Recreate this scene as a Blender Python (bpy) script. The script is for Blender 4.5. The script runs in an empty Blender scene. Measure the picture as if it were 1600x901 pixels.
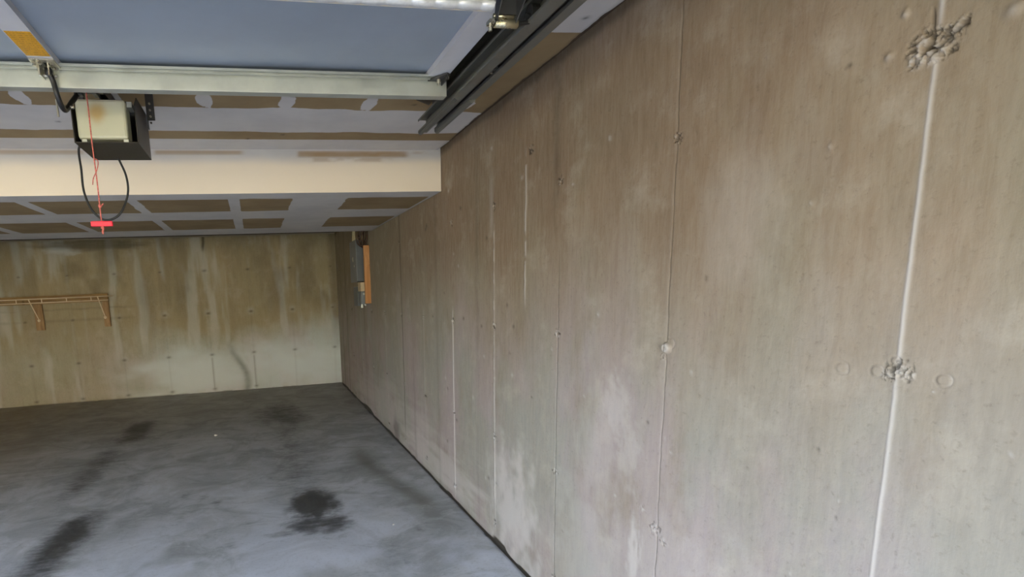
import bpy, bmesh, math, random
import numpy as np
from mathutils import Vector, Matrix

scene = bpy.context.scene
C = scene.collection
random.seed(7)

# ------------------------------------------------------------------ camera
W, H = 1600.0, 901.0
F_PX, PX, PY = 832.32, 560.02, 596.67
yaw, pit, rol = -0.1835, -0.1671, -0.0457
cy_, sy_ = math.cos(yaw), math.sin(yaw)
fwd = Vector((-sy_ * math.cos(pit), cy_ * math.cos(pit), math.sin(pit)))
rt = Vector((cy_, sy_, 0))
up = rt.cross(fwd)
Rv = math.cos(rol) * rt + math.sin(rol) * up
Uv = -math.sin(rol) * rt + math.cos(rol) * up
cam_d = bpy.data.cameras.new('camera')
cam = bpy.data.objects.new('camera', cam_d)
C.objects.link(cam)
m = Matrix((Rv, Uv, -fwd)).transposed().to_4x4()
m.translation = Vector((-1.2412, -0.8264, 1.3978))
cam.matrix_world = m
cam_d.sensor_fit = 'HORIZONTAL'
cam_d.sensor_width = 36.0
cam_d.lens = F_PX / W * 36.0
cam_d.shift_x = (W / 2 - PX) / W
cam_d.shift_y = (PY - H / 2) / W
cam_d.clip_start = 0.02
scene.camera = cam

# ------------------------------------------------------------------ light
EXPOSURE = 1.10
SKY = 1.6
SUN = 13.0
scene.view_settings.view_transform = 'Standard'
scene.view_settings.look = 'None'
scene.view_settings.gamma = 1.0
scene.view_settings.use_curve_mapping = False
scene.view_settings.exposure = EXPOSURE
world = bpy.data.worlds.new('sky')
scene.world = world
world.use_nodes = True
wn = world.node_tree
bg = wn.nodes['Background']
sky = wn.nodes.new('ShaderNodeTexSky')
sky.sky_type = 'NISHITA'
sky.sun_disc = False
sky.sun_elevation = math.radians(42)
sky.sun_rotation = math.radians(100)
sky.air_density = 1.0
sky.dust_density = 2.0
hs = wn.nodes.new('ShaderNodeHueSaturation')
hs.inputs['Saturation'].default_value = 0.62      # hazy bright sky
wn.links.new(sky.outputs[0], hs.inputs['Color'])
wn.links.new(hs.outputs[0], bg.inputs[0])
bg.inputs[1].default_value = SKY
sd = bpy.data.lights.new('sun', 'SUN')
sd.energy = SUN
sd.angle = math.radians(0.6)
sd.color = (1.0, 0.90, 0.76)
sun = bpy.data.objects.new('sun', sd)
C.objects.link(sun)
sun_dir = Vector((0.35, 0.62, 0.70)).normalized()      # towards the sun: behind the house, so the near driveway lies in its shade
sun.rotation_euler = sun_dir.to_track_quat('Z', 'Y').to_euler()
scene.cycles.max_bounces = 10
scene.cycles.diffuse_bounces = 8
scene.cycles.glossy_bounces = 4
scene.cycles.sample_clamp_indirect = 0

# ------------------------------------------------------------------ numbers of the place
YB = 7.258         # back wall
YF = -1.42         # inside of the front wall
XL = -6.35         # left wall
ZC = 2.268         # main ceiling
HEAD = 2.07        # underside of the door header
ZS = 2.015         # soffit
YS0, YS1 = 2.6, 4.72
def floor_z(y):
    return -0.062 + 0.0128 * y

# ------------------------------------------------------------------ helpers
def tag(o, label=None, cat=None, group=None, kind=None):
    if label: o['label'] = label
    if cat: o['category'] = cat
    if group: o['group'] = group
    if kind: o['kind'] = kind
    return o

def empty(name, loc, label, cat, group=None):
    o = bpy.data.objects.new(name, None)
    o.location = loc
    o.empty_display_size = 0.1
    C.objects.link(o)
    return tag(o, label, cat, group)

def obj(name, bm, mat, parent=None, smooth=False, bevel=0.0):
    """link a bmesh given in WORLD coordinates; under a parent the mesh is moved into its frame"""
    me = bpy.data.meshes.new(name)
    org = Vector((0, 0, 0))
    p = parent
    while p is not None:
        org += Vector(p.location); p = p.parent
    if parent is not None:
        bmesh.ops.translate(bm, verts=bm.verts, vec=-org)
    bmesh.ops.recalc_face_normals(bm, faces=bm.faces)
    bm.to_mesh(me); bm.free()
    o = bpy.data.objects.new(name, me)
    C.objects.link(o)
    if parent is not None: o.parent = parent
    me.materials.append(mat)
    if smooth:
        for f in me.polygons: f.use_smooth = True
    if bevel:
        b = o.modifiers.new('bevel', 'BEVEL'); b.width = bevel; b.segments = 2; b.limit_method = 'ANGLE'
    return o

def objs(name, bm, mat, parent=None, **k):
    """every loose island of the bmesh becomes an object of its own"""
    bm.verts.index_update(); bm.verts.ensure_lookup_table(); left = set(range(len(bm.verts))); isl = []
    while left:
        st = [left.pop()]; cur = set(st)
        while st:
            v = bm.verts[st.pop()]
            for e in v.link_edges:
                i = e.other_vert(v).index
                if i in left: left.discard(i); cur.add(i); st.append(i)
        isl.append(cur)
    for cur in sorted(isl, key=min):
        c = bm.copy(); c.verts.index_update(); c.verts.ensure_lookup_table()
        bmesh.ops.delete(c, geom=[v for v in c.verts if v.index not in cur], context='VERTS')
        obj(name, c, mat, parent, **k)
    bm.free()

def box(bm, x0, x1, y0, y1, z0, z1, M=None):
    vs = [bm.verts.new((x, y, z)) for z in (z0, z1) for y in (y0, y1) for x in (x0, x1)]
    for q in ((0, 2, 3, 1), (4, 5, 7, 6), (0, 1, 5, 4), (2, 6, 7, 3), (0, 4, 6, 2), (1, 3, 7, 5)):
        bm.faces.new([vs[i] for i in q])
    if M is not None:
        for v in vs: v.co = M @ v.co
    return vs

def nb(): return bmesh.new()

def frames(pts):
    T = []
    for i in range(len(pts)):
        a = pts[max(i - 1, 0)]; b = pts[min(i + 1, len(pts) - 1)]
        T.append((b - a).normalized())
    n = Vector((0, 0, 1)) if abs(T[0].z) < 0.9 else Vector((0, 1, 0))
    n = (n - T[0] * n.dot(T[0])).normalized()
    out = []
    for t in T:
        n = (n - t * n.dot(t)).normalized()
        out.append((t, n, t.cross(n)))
    return out

def tube(bm, pts, r, seg=10, twist=0.0, lobes=0, lobe=0.0):
    pts = [Vector(p) for p in pts]
    rings = []
    for i, (p, (t, n, b)) in enumerate(zip(pts, frames(pts))):
        rr = r[i] if isinstance(r, (list, tuple)) else r
        ring = []
        for k in range(seg):
            a = 2 * math.pi * k / seg
            q = rr * (1 + (lobe * math.cos(lobes * (a + twist * i)) if lobes else 0))
            ring.append(bm.verts.new(p + n * math.cos(a) * q + b * math.sin(a) * q))
        rings.append(ring)
    for A, B in zip(rings, rings[1:]):
        for k in range(seg):
            bm.faces.new((A[k], A[(k + 1) % seg], B[(k + 1) % seg], B[k]))
    bm.faces.new(rings[0][::-1]); bm.faces.new(rings[-1])

def cyl(bm, a, b, r, seg=14): tube(bm, [a, b], r, seg)

def smooth_path(pts, n=8):
    P = [Vector(p) for p in pts]; P = [2 * P[0] - P[1]] + P + [2 * P[-1] - P[-2]]
    out = []
    for i in range(1, len(P) - 2):
        for k in range(n):
            t = k / n
            out.append(0.5 * ((2 * P[i]) + (-P[i - 1] + P[i + 1]) * t + (2 * P[i - 1] - 5 * P[i] + 4 * P[i + 1] - P[i + 2]) * t * t
                              + (-P[i - 1] + 3 * P[i] - 3 * P[i + 1] + P[i + 2]) * t ** 3))
    out.append(P[-2])
    return out

def prism(bm, poly, axis, a, b):
    """extrude a 2-D polygon along an axis ('x': poly is (y,z); 'y': (x,z); 'z': (x,y))"""
    def co(p, t):
        return {'x': (t, p[0], p[1]), 'y': (p[0], t, p[1]), 'z': (p[0], p[1], t)}[axis]
    A = [bm.verts.new(co(p, a)) for p in poly]; B = [bm.verts.new(co(p, b)) for p in poly]
    n = len(poly)
    for k in range(n): bm.faces.new((A[k], A[(k + 1) % n], B[(k + 1) % n], B[k]))
    bm.faces.new(A[::-1]); bm.faces.new(B)

# ------------------------------------------------------------------ numpy noise
def vnoise(u, v, seed=0):
    rng = np.random.RandomState(seed); T = rng.rand(256, 256)
    iu = np.floor(u).astype(int); iv = np.floor(v).astype(int)
    fu = u - iu; fv = v - iv
    fu = fu * fu * (3 - 2 * fu); fv = fv * fv * (3 - 2 * fv)
    g = lambda a, b: T[a % 256, b % 256]
    return ((g(iu, iv) * (1 - fu) + g(iu + 1, iv) * fu) * (1 - fv) + (g(iu, iv + 1) * (1 - fu) + g(iu + 1, iv + 1) * fu) * fv)
def fbm(u, v, seed=0, oct=4):
    s = 0; a = 0.5; t = 0
    for i in range(oct):
        s = s + a * vnoise(u * 2 ** i, v * 2 ** i, seed + i * 13); t += a; a *= 0.55
    return s / t
def sst(x, a, b):
    t = np.clip((x - a) / (b - a), 0, 1); return t * t * (3 - 2 * t)
def blob(u, v, cu, cv, ru, rv, soft=0.5, seed=1, rough=0.5, fr=1.0):
    """ragged soft ellipse, 1 inside"""
    d = np.sqrt(((u - cu) / ru) ** 2 + ((v - cv) / rv) ** 2)
    d = d + (fbm(u / ru * 1.3 * fr + 31, v / rv * 1.3 * fr + 7, seed) - 0.5) * 2 * rough
    return 1 - sst(d, 1 - soft, 1 + soft)

def grid_mesh(name, us, vs, co, attrs, mat, flip=False):
    nu, nv = len(us), len(vs)
    me = bpy.data.meshes.new(name)
    me.vertices.add(nu * nv)
    me.vertices.foreach_set('co', co.reshape(-1).astype(np.float32))
    i = np.arange(nu - 1)[:, None] * nv + np.arange(nv - 1)[None, :]
    q = np.stack([i, i + nv, i + nv + 1, i + 1], -1).reshape(-1, 4)
    if flip: q = q[:, ::-1]
    n = len(q)
    me.loops.add(n * 4); me.loops.foreach_set('vertex_index', q.reshape(-1).astype(np.int32))
    me.polygons.add(n)
    me.polygons.foreach_set('loop_start', (np.arange(n) * 4).astype(np.int32))
    me.polygons.foreach_set('loop_total', np.full(n, 4, np.int32))
    me.polygons.foreach_set('use_smooth', np.ones(n, bool))
    me.update(calc_edges=True)
    for k, a in attrs.items():
        at = me.attributes.new(k, 'FLOAT', 'POINT')
        at.data.foreach_set('value', np.clip(a, 0, 1).reshape(-1).astype(np.float32))
    me.materials.append(mat)
    o = bpy.data.objects.new(name, me); C.objects.link(o)
    return o

# ------------------------------------------------------------------ materials
def srgb(r, g, b):
    f = lambda c: (c / 255 / 12.92) if c / 255 <= 0.04045 else ((c / 255 + 0.055) / 1.055) ** 2.4
    return (f(r), f(g), f(b), 1)

class NT:
    def __init__(s, name):
        s.m = bpy.data.materials.new(name); s.m.use_nodes = True
        s.t = s.m.node_tree; s.b = s.t.nodes['Principled BSDF']
        s.co = s.t.nodes.new('ShaderNodeTexCoord').outputs['Object']
    def n(s, typ, **k):
        x = s.t.nodes.new(typ)
        for a, v in k.items(): setattr(x, a, v)
        return x
    def l(s, a, b): s.t.links.new(a, b)
    def val(s, sock, v):
        if hasattr(v, 'links') or isinstance(v, bpy.types.NodeSocket): s.l(v, sock)
        else: sock.default_value = v
    def noise(s, scale, detail=4, rough=0.55, vec=(1, 1, 1), dist=0.0):
        mp = s.n('ShaderNodeMapping'); s.l(s.co, mp.inputs[0]); mp.inputs['Scale'].default_value = vec
        x = s.n('ShaderNodeTexNoise'); s.l(mp.outputs[0], x.inputs['Vector'])
        x.inputs['Scale'].default_value = scale; x.inputs['Detail'].default_value = detail
        x.inputs['Roughness'].default_value = rough; x.inputs['Distortion'].default_value = dist
        return x.outputs[0]
    def ramp(s, v, a, b, c0=0.0, c1=1.0):
        x = s.n('ShaderNodeMapRange', interpolation_type='SMOOTHSTEP'); s.l(v, x.inputs[0])
        for i, q in enumerate((a, b, c0, c1)): x.inputs[i + 1].default_value = q
        return x.outputs[0]
    def math(s, op, a, b=0.0):
        x = s.n('ShaderNodeMath', operation=op); s.val(x.inputs[0], a); s.val(x.inputs[1], b); return x.outputs[0]
    def mix(s, f, a, b, mode='MIX'):
        x = s.n('ShaderNodeMix', data_type='RGBA', blend_type=mode)
        s.val(x.inputs[0], f); s.val(x.inputs[6], a); s.val(x.inputs[7], b); return x.outputs[2]
    def attr(s, name):
        x = s.n('ShaderNodeAttribute', attribute_name=name); return x.outputs['Fac']
    def bump(s, h, strength, dist=0.01):
        x = s.n('ShaderNodeBump'); s.l(h, x.inputs['Height']); x.inputs['Strength'].default_value = strength
        x.inputs['Distance'].default_value = dist; s.l(x.outputs[0], s.b.inputs['Normal'])
    def out(s, col, rough=0.8, metal=0.0, spec=None):
        s.val(s.b.inputs['Base Color'], col); s.val(s.b.inputs['Roughness'], rough); s.b.inputs['Metallic'].default_value = metal
        if spec is not None: s.b.inputs['Specular IOR Level'].default_value = spec
        return s.m

def simple(name, col, rough=0.6, metal=0.0, var=0.15, scale=8.0, bump=0.0, vec=(1, 1, 1)):
    t = NT(name)
    nz = t.noise(scale, 5, 0.6, vec)
    dk = tuple(c * (1 - var) for c in col[:3]) + (1,); lt = tuple(min(1, c * (1 + var)) for c in col[:3]) + (1,)
    c = t.mix(t.ramp(nz, 0.3, 0.7), dk, lt)
    if bump: t.bump(nz, bump, 0.004)
    return t.out(c, rough, metal)

def concrete_wall(name, tan, olive, pale_c, STK, WHT=srgb(196, 190, 184)):
    t = NT(name)
    vec = (1, 1, 0.07)
    big = t.noise(1.1, 4, 0.55)
    st = t.noise(6.0, 6, 0.7, (1, 1, 0.13), 0.4)
    st2 = t.noise(46.0, 4, 0.7, (1, 1, 0.16), 0.3)
    fine = t.noise(60.0, 6, 0.7)
    mott = t.noise(5.0, 6, 0.65)
    c = t.mix(t.ramp(big, 0.35, 0.65, 0, 0.7), tan, olive)
    big2 = t.noise(2.6, 5, 0.6, (1, 1, 0.45))
    c = t.mix(t.ramp(big2, 0.42, 0.66, 0.0, 0.4), c, tuple(x * 0.72 for x in tan[:3]) + (1,))
    c = t.mix(t.ramp(big2, 0.28, 0.44, 0.3, 0.0), c, pale_c)
    c = t.mix(t.attr('olive'), c, olive)
    c = t.mix(t.attr('umber'), c, tuple(x * k for x, k in zip(tan[:3], (0.64, 0.56, 0.50))) + (1,))
    hue = t.noise(1.9, 4, 0.6, (1, 1, 0.6))
    lav = t.mix(t.ramp(hue, 0.42, 0.60), tuple(x * k for x, k in zip(pale_c[:3], (0.96, 1.0, 0.93))) + (1,), tuple(x * k for x, k in zip(pale_c[:3], (1.12, 1.02, 1.06))) + (1,))
    c = t.mix(t.attr('pale'), c, lav)
    gm = t.noise(4.2, 6, 0.62, (1, 1, 0.55))
    c = t.mix(t.ramp(gm, 0.50, 0.70, 0.0, 0.45), c, tuple(x * k for x, k in zip(tan[:3], (0.72, 0.80, 0.78))) + (1,))
    c = t.mix(t.ramp(st, 0.34, 0.68, 0.0, STK), c, tuple(x * 0.66 for x in tan[:3]) + (1,))
    c = t.mix(t.ramp(st2, 0.3, 0.75, 0.16, 0.0), c, srgb(200, 188, 168))
    c = t.mix(t.ramp(mott, 0.50, 0.75, 0.0, 0.30), c, srgb(196, 186, 170))
    c = t.mix(t.ramp(fine, 0.28, 0.46, 0.24, 0.0), c, srgb(70, 60, 48))
    c = t.mix(t.attr('white'), c, WHT)
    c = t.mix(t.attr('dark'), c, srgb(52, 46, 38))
    h = t.math('ADD', t.math('MULTIPLY', fine, 0.35), t.math('ADD', t.math('MULTIPLY', mott, 0.6), t.math('MULTIPLY', st2, 0.25)))
    t.bump(h, 0.45, 0.005)
    return t.out(c, 0.88, 0, 0.3)

M_wr = concrete_wall('board_streaked_concrete', srgb(147, 126, 103), srgb(135, 125, 103), srgb(154, 149, 146), 0.18)
M_wb = concrete_wall('stained_back_concrete', srgb(172, 157, 124), srgb(158, 147, 114), srgb(188, 196, 198), 0.18, srgb(216, 224, 226))

def floor_mat():
    t = NT('trowelled_concrete_floor')
    big = t.noise(1.4, 5, 0.6, (1, 1, 1), 1.2)
    sw = t.noise(2.6, 8, 0.68, (0.9, 1.15, 1), 1.0)
    fine = t.noise(55, 6, 0.75)
    spk = t.noise(160, 3, 0.8)
    c = t.mix(t.ramp(big, 0.32, 0.68), srgb(158, 162, 164), srgb(186, 190, 194))
    c = t.mix(t.ramp(sw, 0.45, 0.62, 0.0, 0.6), c, srgb(134, 137, 136))
    c = t.mix(t.ramp(sw, 0.30, 0.44, 0.35, 0.0), c, srgb(206, 212, 222))
    c = t.mix(t.attr('brown'), c, srgb(158, 142, 118))
    c = t.mix(t.attr('pale'), c, srgb(210, 216, 228))
    c = t.mix(t.attr('damp'), c, srgb(118, 120, 114))
    c = t.mix(t.ramp(fine, 0.3, 0.48, 0.3, 0.0), c, srgb(116, 117, 116))
    c = t.mix(t.ramp(spk, 0.70, 0.78, 0.0, 0.5), c, srgb(222, 222, 222))
    m2 = t.noise(7.0, 7, 0.7, (0.8, 1.5, 1), 0.6)
    c = t.mix(t.ramp(m2, 0.54, 0.72, 0.0, 0.45), c, srgb(120, 124, 122))
    c = t.mix(t.ramp(m2, 0.30, 0.44, 0.30, 0.0), c, srgb(208, 213, 220))
    d = t.attr('dark')
    dn = t.math('ADD', d, t.math('MULTIPLY', t.math('SUBTRACT', t.noise(22, 6, 0.7, (0.6, 1.4, 1)), 0.5), 0.9))
    gate = t.math('MULTIPLY', t.ramp(dn, 0.06, 0.85, 0.0, 0.90), t.ramp(d, 0.02, 0.2))
    c = t.mix(gate, c, srgb(52, 52, 50))
    h = t.math('ADD', t.math('MULTIPLY', fine, 0.5), t.math('MULTIPLY', sw, 0.6))
    t.bump(h, 0.25, 0.004)
    return t.out(c, t.ramp(sw, 0.3, 0.7, 0.42, 0.62), 0, 0.45)
M_floor = floor_mat()

def drywall_mat(name):
    """bare brown gypsum paper with light joint compound where the mesh says 'mud'"""
    t = NT(name)
    n1 = t.noise(3.0, 4, 0.6); n2 = t.noise(30, 5, 0.6)
    paper = t.mix(t.ramp(n1, 0.3, 0.7), srgb(134, 114, 84), srgb(148, 128, 96))
    mud = t.mix(t.ramp(n1, 0.3, 0.7), srgb(186, 183, 182), srgb(198, 195, 192))
    mm = t.math('ADD', t.attr('mud'), t.math('MULTIPLY', t.math('SUBTRACT', n2, 0.5), 0.25))
    c = t.mix(t.ramp(mm, 0.35, 0.62), paper, mud)
    c = t.mix(t.attr('cream'), c, srgb(236, 222, 200))
    c = t.mix(t.attr('smear'), c, srgb(160, 136, 108))
    c = t.mix(t.attr('dark'), c, srgb(44, 38, 30))
    t.bump(n2, 0.08, 0.003)
    return t.out(c, 0.85, 0, 0.3)
M_dry = drywall_mat('taped_drywall')

def galv(name, col, rough=0.38, metal=0.75):
    t = NT(name)
    a = t.noise(14, 5, 0.6, (1, 1, 1)); b = t.noise(60, 4, 0.6, (0.15, 1, 1))
    c = t.mix(t.ramp(a, 0.3, 0.7), tuple(x * 0.86 for x in col[:3]) + (1,), col)
    c = t.mix(t.ramp(a, 0.70, 0.80, 0.0, 0.45), c, srgb(84, 84, 78))
    t.bump(b, 0.05, 0.002)
    return t.out(c, t.ramp(a, 0.3, 0.7, rough - 0.06, rough + 0.12), metal)
M_galv = galv('galvanised_steel', srgb(196, 199, 190), 0.42, 0.65)
M_track = galv('dull_track_steel', srgb(120, 120, 114), 0.5, 0.7)
M_zinc = galv('zinc_plated_steel', srgb(190, 186, 172), 0.28, 0.9)
M_dkm = galv('dark_weathered_steel', srgb(92, 92, 92), 0.42, 0.8)
M_brass = galv('yellow_zinc_tube', srgb(196, 188, 158), 0.3, 0.8)
M_skin = simple('blue_grey_door_skin', srgb(138, 148, 160), 0.42, 0.0, 0.06, 3.0)
M_stile = simple('light_grey_stile_paint', srgb(192, 192, 196), 0.4, 0.1, 0.05, 6.0)
M_white = simple('off_white_strut_paint', srgb(226, 216, 196), 0.5, 0.0, 0.05, 6.0)
M_foil = simple('crimped_pale_foil', srgb(216, 218, 220), 0.3, 0.35, 0.10, 40.0, 0.2)
M_black = simple('black_plastic', srgb(26, 26, 26), 0.45, 0, 0.2, 20)
M_blkm = simple('black_painted_steel', srgb(46, 42, 36), 0.4, 0.2, 0.2, 12)
M_rubber = simple('black_rubber_cable', srgb(20, 20, 22), 0.5, 0, 0.1, 20)
M_red = simple('red_plastic_handle', srgb(240, 36, 62), 0.45, 0, 0.05, 10)
M_rope = simple('pink_red_braided_rope', srgb(196, 104, 92), 0.8, 0, 0.35, 240)
M_panel = simple('grey_enamel_box', srgb(96, 102, 104), 0.45, 0.1, 0.06, 6)
M_panel2 = simple('pale_grey_enamel_box', srgb(120, 124, 126), 0.45, 0.1, 0.06, 6)
M_card = simple('cream_cover_plate', srgb(206, 186, 150), 0.6, 0, 0.04, 6)
M_cable = simple('cream_cable_sheath', srgb(196, 184, 146), 0.6, 0, 0.1, 20)
M_cable2 = simple('brown_cable_sheath', srgb(74, 52, 34), 0.6, 0, 0.2, 20)
M_wire = simple('white_coated_wire', srgb(232, 214, 184), 0.45, 0, 0.04, 10)
M_pebble = simple('pale_chip', srgb(215, 212, 205), 0.8, 0, 0.1, 60)
M_asph = simple('weathered_driveway_asphalt', srgb(112, 108, 102), 0.9, 0, 0.08, 2.0)
M_grass = simple('dry_lawn', srgb(120, 122, 80), 0.95, 0, 0.2, 3.0)
M_plaster = simple('plain_grey_concrete', srgb(160, 150, 130), 0.9, 0, 0.1, 4.0)
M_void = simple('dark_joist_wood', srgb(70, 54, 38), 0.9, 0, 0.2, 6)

def wood_mat(name, c0, c1, vec):
    t = NT(name)
    a = t.noise(9, 6, 0.65, vec, 0.6); k = t.noise(7, 2, 0.5)
    c = t.mix(t.ramp(a, 0.35, 0.65), c0, c1)
    c = t.mix(t.ramp(k, 0.68, 0.74, 0, 0.6), c, tuple(x * 0.35 for x in c0[:3]) + (1,))
    t.bump(a, 0.2, 0.003)
    return t.out(c, 0.75)
M_woodv = wood_mat('orange_pine_upright_grain', srgb(178, 124, 72), srgb(206, 156, 104), (3, 3, 0.3))
M_woodo = wood_mat('aged_pine_upright_grain', srgb(142, 112, 76), srgb(178, 146, 106), (3, 3, 0.3))
M_woodh = wood_mat('aged_pine_long_grain', srgb(136, 106, 66), srgb(168, 138, 92), (0.3, 3, 3))

def label_mat():
    t = NT('amber_warning_label')
    sx = t.n('ShaderNodeSeparateXYZ'); t.l(t.co, sx.inputs[0])
    w = t.n('ShaderNodeTexWave', wave_type='BANDS', bands_direction='Y')
    t.l(t.co, w.inputs[0]); w.inputs['Scale'].default_value = 26; w.inputs['Distortion'].default_value = 0
    n = t.noise(160, 3, 0.7, (1, 0.25, 1))
    f = t.math('MULTIPLY', t.ramp(w.outputs[1], 0.5, 0.7), t.ramp(n, 0.45, 0.55, 0.0, 0.55))
    c = t.mix(f, srgb(206, 150, 30), srgb(120, 84, 26))
    return t.out(c, 0.5)
M_label = label_mat()

def lens_mat():
    t = NT('yellowed_translucent_lens')
    sp = t.n('ShaderNodeSeparateXYZ'); t.l(t.co, sp.inputs[0])
    n = t.noise(9, 3, 0.5)
    # round scorched patch on the plastic
    v = t.n('ShaderNodeVectorMath', operation='DISTANCE'); t.l(t.co, v.inputs[0]); v.inputs[1].default_value = (-0.02, -0.11, 0.110)
    d = t.math('ADD', v.outputs['Value'], t.math('MULTIPLY', t.math('SUBTRACT', n, 0.5), 0.05))
    c = t.mix(t.ramp(d, 0.005, 0.05, 0.75, 0.0), srgb(196, 194, 168), srgb(176, 138, 66))
    t.b.inputs['Subsurface Weight'].default_value = 0.25
    t.b.inputs['Subsurface Radius'].default_value = (0.03, 0.03, 0.02)
    return t.out(c, 0.35)
M_lens = lens_mat()

# ------------------------------------------------------------------ STRUCTURE
def sgrid(*segs):
    """samples from (start, stop, step) segments"""
    out = []
    for a, b, s in segs: out += list(np.arange(a, b - 1e-9, s))
    return np.array(out + [segs[-1][1]])

def refine(base, centres):
    s = set(np.round(base, 5))
    for c, r, st in centres:
        s |= set(np.round(np.arange(c - r, c + r, st), 5))
    a = np.array(sorted(s)); lo, hi = base[0], base[-1]
    a = a[(a >= lo) & (a <= hi)]
    keep = [a[0]]
    for x in a[1:]:
        if x - keep[-1] > 0.0008: keep.append(x)
    return np.array(keep)

L = 0.61
ROWS = [1.80, 1.19, 0.585, 0.075]

# --- right wall: cast concrete with form seams, cracks and tie scars
ys = refine(sgrid((YF, -0.4, 0.05), (-0.4, 0.7, 0.006), (0.7, 3.0, 0.012), (3.0, YB, 0.025)),
            [(0.0, 0.02, 0.0014), (0.0, 0.09, 0.003), (0.13, 0.05, 0.004), (-0.07, 0.02, 0.002), (L, 0.03, 0.0015), (2 * L, 0.02, 0.002), (3 * L, 0.02, 0.003), (4 * L, 0.02, 0.003), (6 * L, 0.02, 0.006), (1.5, 0.02, 0.003)])
zs = refine(sgrid((-0.10, 2.60, 0.008)), [(1.80, 0.07, 0.003), (1.19, 0.05, 0.003), (0.585, 0.05, 0.004)])
Y, Z = np.meshgrid(ys, zs, indexing='ij')
disp = np.zeros_like(Y)          # towards the room is positive
white = np.zeros_like(Y); dark = np.zeros_like(Y); pale = np.zeros_like(Y); olive = np.zeros_like(Y)
def gauss(x, s): return np.exp(-(x / s) ** 2)
streak = fbm(Y * 9, Z * 0.7, 5); fineS = fbm(Y * 40, Z * 2.5, 9)
jit = (fbm(Z * 9, Z * 0 + 3.3, 21, 5) - 0.5)
# low efflorescence haze, uneven upper edge
edge = 1.42 + 0.35 * (fbm(Y * 1.1, Z * 0.2, 31) - 0.5) * 2 + 0.25 * (streak - 0.5)
pale = np.maximum(pale, 1.0 * sst(edge - Z, -0.25, 0.75))
white = np.maximum(white, 0.22 * blob(Y, Z, 0.38, 1.55, 0.10, 0.14, 0.9, 41, 0.6))
pale *= 0.75 + 0.5 * fbm(Y * 3, Z * 1.5, 77)
olive = np.maximum(0.9 * sst(Y, 2.6, 4.2), 0.7 * blob(Y, Z, 0.26, 1.36, 0.07, 0.25, 0.8, 43, 0.5))
olive = np.maximum(olive, 0.6 * blob(Y, Z, -0.17, 1.45, 0.06, 0.3, 0.8, 44, 0.4))
# iron brown damp staining over the upper half, lower edge running down in tongues
tong = 1.45 + 0.30 * (fbm(Y * 2.3, Z * 0.3, 131) - 0.5) * 2 + 0.22 * (streak - 0.5) * 2
umber = 0.50 * sst(Z - tong, -0.12, 0.22) * sst(Y, 0.15, 0.7) * sst(5.0 - Y, 0, 2.0) * (0.55 + 0.8 * fbm(Y * 4, Z * 2.2, 132))
for cy, cz, ry, rz, k in ((0.36, 1.83, 0.05, 0.17, 0.55), (0.52, 1.72, 0.10, 0.12, 0.35), (0.27, 1.95, 0.05, 0.10, 0.4), (0.98, 1.62, 0.03, 0.14, 0.4), (1.9, 1.72, 0.25, 0.16, 0.5),
                          (0.43, 1.28, 0.03, 0.12, 0.35), (0.36, 1.33, 0.02, 0.14, 0.35), (0.30, 0.9, 0.10, 0.12, 0.25), (1.0, 1.35, 0.05, 0.2, 0.25), (0.16, 1.60, 0.06, 0.10, 0.25), (0.10, 0.62, 0.015, 0.2, 0.3)):
    umber = np.maximum(umber, k * blob(Y, Z, cy, cz, ry, rz, 0.8, int(cz * 100), 0.6, 1.5))
# white bloom patches near the floor
for cy, cz, ry, rz, k in ((1.60, 0.22, 0.20, 0.28, 0.8), (0.84, 0.95, 0.06, 0.10, 0.45), (0.76, 0.80, 0.05, 0.10, 0.4), (0.715, 0.42, 0.026, 0.15, 0.75), (0.93, 0.70, 0.10, 0.22, 0.25),
                          (2.9, 0.12, 0.9, 0.14, 0.55), (0.5, 0.35, 0.25, 0.3, 0.25), (1.0, 0.30, 0.25, 0.25, 0.3), (4.6, 0.25, 1.6, 0.2, 0.35)):
    white = np.maximum(white, k * blob(Y, Z, cy, cz, ry, rz, 0.7, int(cy * 100), 1.0, 2.4))
# seams
def seam(y0, amp): return y0 + amp * jit
g0 = gauss(Y - seam(0.0, 0.006), 0.0042) * (1 - 0.8 * gauss(Z - 1.80, 0.03)) * (1 - 0.5 * gauss(Z - 1.19, 0.02))
disp += 0.0018 * g0; white = np.maximum(white, 0.72 * g0)
y1 = seam(L, 0.016)
c1 = gauss(Y - y1, 0.0020) * (0.55 + 0.6 * fbm(Z * 22, Y * 0, 3, 3))
disp -= 0.004 * c1; dark = np.maximum(dark, 0.85 * c1); white = np.maximum(white, 0.08 * gauss(Y - y1 - 0.006, 0.005))
y2 = seam(2 * L, 0.010)
c2 = gauss(Y - y2, 0.0032) * sst(1.55 - Z, 0, 0.2)
disp -= 0.004 * c2; dark = np.maximum(dark, 0.75 * c2)
dark = np.maximum(dark, 0.22 * gauss(Y - 2 * L - 0.03, 0.03) * sst(Z, 1.5, 1.9))
brk = sst(fbm(Z * 16, Y * 2, 8, 4), 0.42, 0.62)
for k, w, s, lo, hi in ((3, 0.008, 0.6, 0.0, 1.75), (4, 0.007, 0.75, 0.0, 1.3), (5, 0.008, 0.3, 0.2, 1.3), (7, 0.012, 0.3, 0.1, 1.2), (9, 0.02, 0.25, 0.0, 1.2)):
    g = gauss(Y - seam(k * L, 0.008), w) * sst(Z, lo - 0.05, lo + 0.05) * sst(hi - Z, 0, 0.1)
    g = g * (0.45 + 0.55 * (brk if k == 3 else 1))
    white = np.maximum(white, s * g); disp += 0.004 * g
g = gauss(Y - (1.5 + 0.02 * jit), 0.007) * brk * sst(Z, 1.25, 1.4) * sst(2.02 - Z, 0, 0.06)
white = np.maximum(white, 0.65 * g); disp += 0.003 * g
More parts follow.
